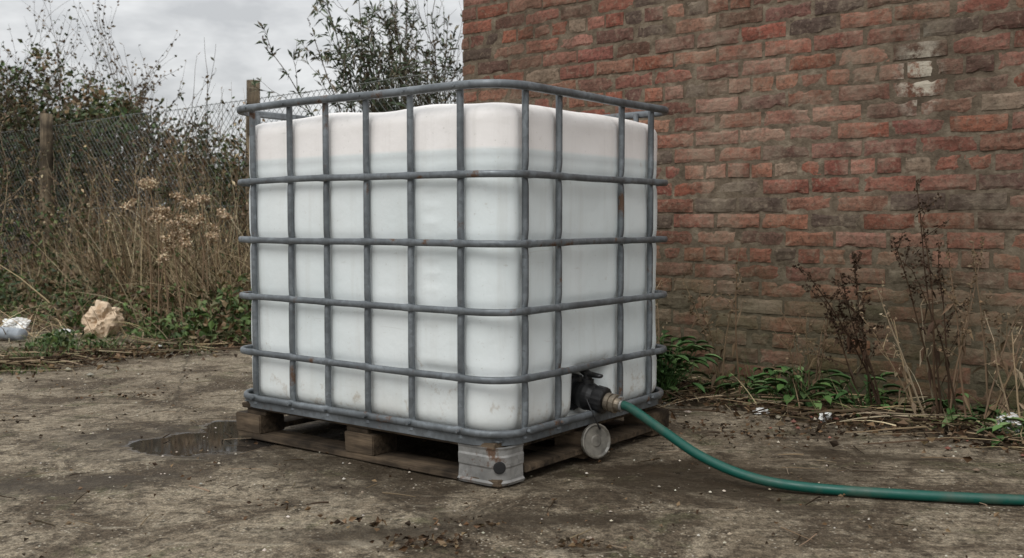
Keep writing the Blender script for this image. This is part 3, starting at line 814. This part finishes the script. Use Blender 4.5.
for i in range(200):
    x=U(-3.4,-1.4); stone(x,edge_y(x)+G(.5,.5),U(.006,.025),jc(random.choice([(.3,.27,.22),(.16,.13,.09)]),.3))
pb.build("gravel",veg_mat("stone_chips",.9))

def crumple(name,loc,s,mat,seed,amp=.45):
    bm=bmesh.new(); bmesh.ops.create_icosphere(bm,subdivisions=4,radius=1)
    for v in bm.verts:
        n=noise.noise(v.co*1.6+Vector((seed,0,0)))*amp+abs(noise.noise(v.co*4+Vector((0,seed,0))))*-.45
        v.co=v.co*(1+n); v.co=Vector((v.co.x*s[0],v.co.y*s[1],v.co.z*s[2]))
    o=bm_obj(bm,name,mat); o.location=loc; o.rotation_euler=(0,0,seed); return o
M_tan=m_plain("tan_rag",(.62,.48,.34),.9,0,12,.01,.25); M_white=m_plain("white_plastic_sheet",(.72,.72,.70),.45,0,15,.006,.15); M_grey=m_plain("grey_plastic",(.27,.30,.33),.4,0,15,.004,.3)
crumple("discarded_rag",(-2.70,6.75,.11),(.13,.10,.12),M_tan,1.3)
crumple("crumpled_paper",(1.78,3.62,.035),(.065,.05,.040),M_white,2.7)
crumple("crumpled_paper",(1.20,3.88,.016),(.035,.025,.018),M_white,4.1)
crumple("crumpled_paper",(.98,4.0,.014),(.035,.02,.014),M_white,6.1)
crumple("plastic_scrap",(-2.95,6.75,.02),(.07,.05,.03),M_white,3.1)
crumple("plastic_scrap",(-2.1,6.0,.015),(.05,.03,.022),M_white,7.1)
crumple("plastic_bag",(-3.38,6.95,.05),(.17,.10,.06),M_white,5.2)
pm=MB(); tube(pm,cat([Vector((-4.2,6.8,.05)),Vector((-3.7,6.75,.055)),Vector((-3.35,6.6,.045)),Vector((-3.12,6.5,.04))],6),.045,.04,12,(1,1,1),True); pm.build("grey_plastic_pipe",M_grey,None,True)

# ------------------------------------------------------------ world, sun, camera
world=bpy.data.worlds.new("World"); scene.world=world; world.use_nodes=True
t=world.node_tree; nn=t.nodes; lk=t.links; bg=nn["Background"]; bg.inputs[1].default_value=.1
sky=nn.new("ShaderNodeTexSky"); sky.sky_type="NISHITA"; sky.sun_disc=False
SE,SA=math.radians(50),math.radians(200)
sky.sun_elevation=SE; sky.sun_rotation=SA
tc=nn.new("ShaderNodeTexCoord"); sp=nn.new("ShaderNodeSeparateXYZ"); lk.new(tc.outputs["Generated"],sp.inputs[0])
mr=nn.new("ShaderNodeMapRange"); lk.new(sp.outputs[2],mr.inputs[0]); mr.inputs[1].default_value=0; mr.inputs[2].default_value=.9; mr.inputs[3].default_value=6.5; mr.inputs[4].default_value=15
mp=nn.new("ShaderNodeMapping"); lk.new(tc.outputs["Generated"],mp.inputs[0]); mp.inputs["Scale"].default_value=(1.6,1.6,4)
nz=nn.new("ShaderNodeTexNoise"); lk.new(mp.outputs[0],nz.inputs["Vector"]); nz.inputs["Scale"].default_value=3.2; nz.inputs["Detail"].default_value=5; nz.inputs["Roughness"].default_value=.6
rp=nn.new("ShaderNodeValToRGB"); lk.new(nz.outputs[0],rp.inputs[0])
e=rp.color_ramp.elements; e[0].position=.38; e[0].color=(.72,.735,.75,1); e[1].position=.60; e[1].color=(1.14,1.15,1.15,1)
ml=nn.new("ShaderNodeVectorMath"); ml.operation="SCALE"; lk.new(rp.outputs[0],ml.inputs[0]); lk.new(mr.outputs[0],ml.inputs["Scale"])
mx=nn.new("ShaderNodeMix"); mx.data_type="RGBA"; mx.inputs[0].default_value=.94; lk.new(sky.outputs[0],mx.inputs[6]); lk.new(ml.outputs[0],mx.inputs[7])
lk.new(mx.outputs[2],bg.inputs[0])
sl=bpy.data.lights.new("sun","SUN"); sl.energy=1.4; sl.angle=math.radians(30); sl.color=(1,.98,.95)
so=bpy.data.objects.new("sun",sl); COL.objects.link(so)
sd=Vector((math.sin(SA)*math.cos(SE),math.cos(SA)*math.cos(SE),math.sin(SE)))
so.rotation_euler=sd.to_track_quat("Z","Y").to_euler()
cam=bpy.data.cameras.new("camera"); cam.lens=36; cam.sensor_width=36; cam.clip_end=2000; cam.clip_start=.05
cam.dof.use_dof=True; cam.dof.focus_distance=3.2; cam.dof.aperture_fstop=6.3
co=bpy.data.objects.new("camera",cam); COL.objects.link(co); co.location=(0,0,.76); co.rotation_euler=(math.radians(90-3.2),0,0)
scene.camera=co
scene.view_settings.view_transform="Standard"; scene.view_settings.look="None"; scene.view_settings.exposure=0
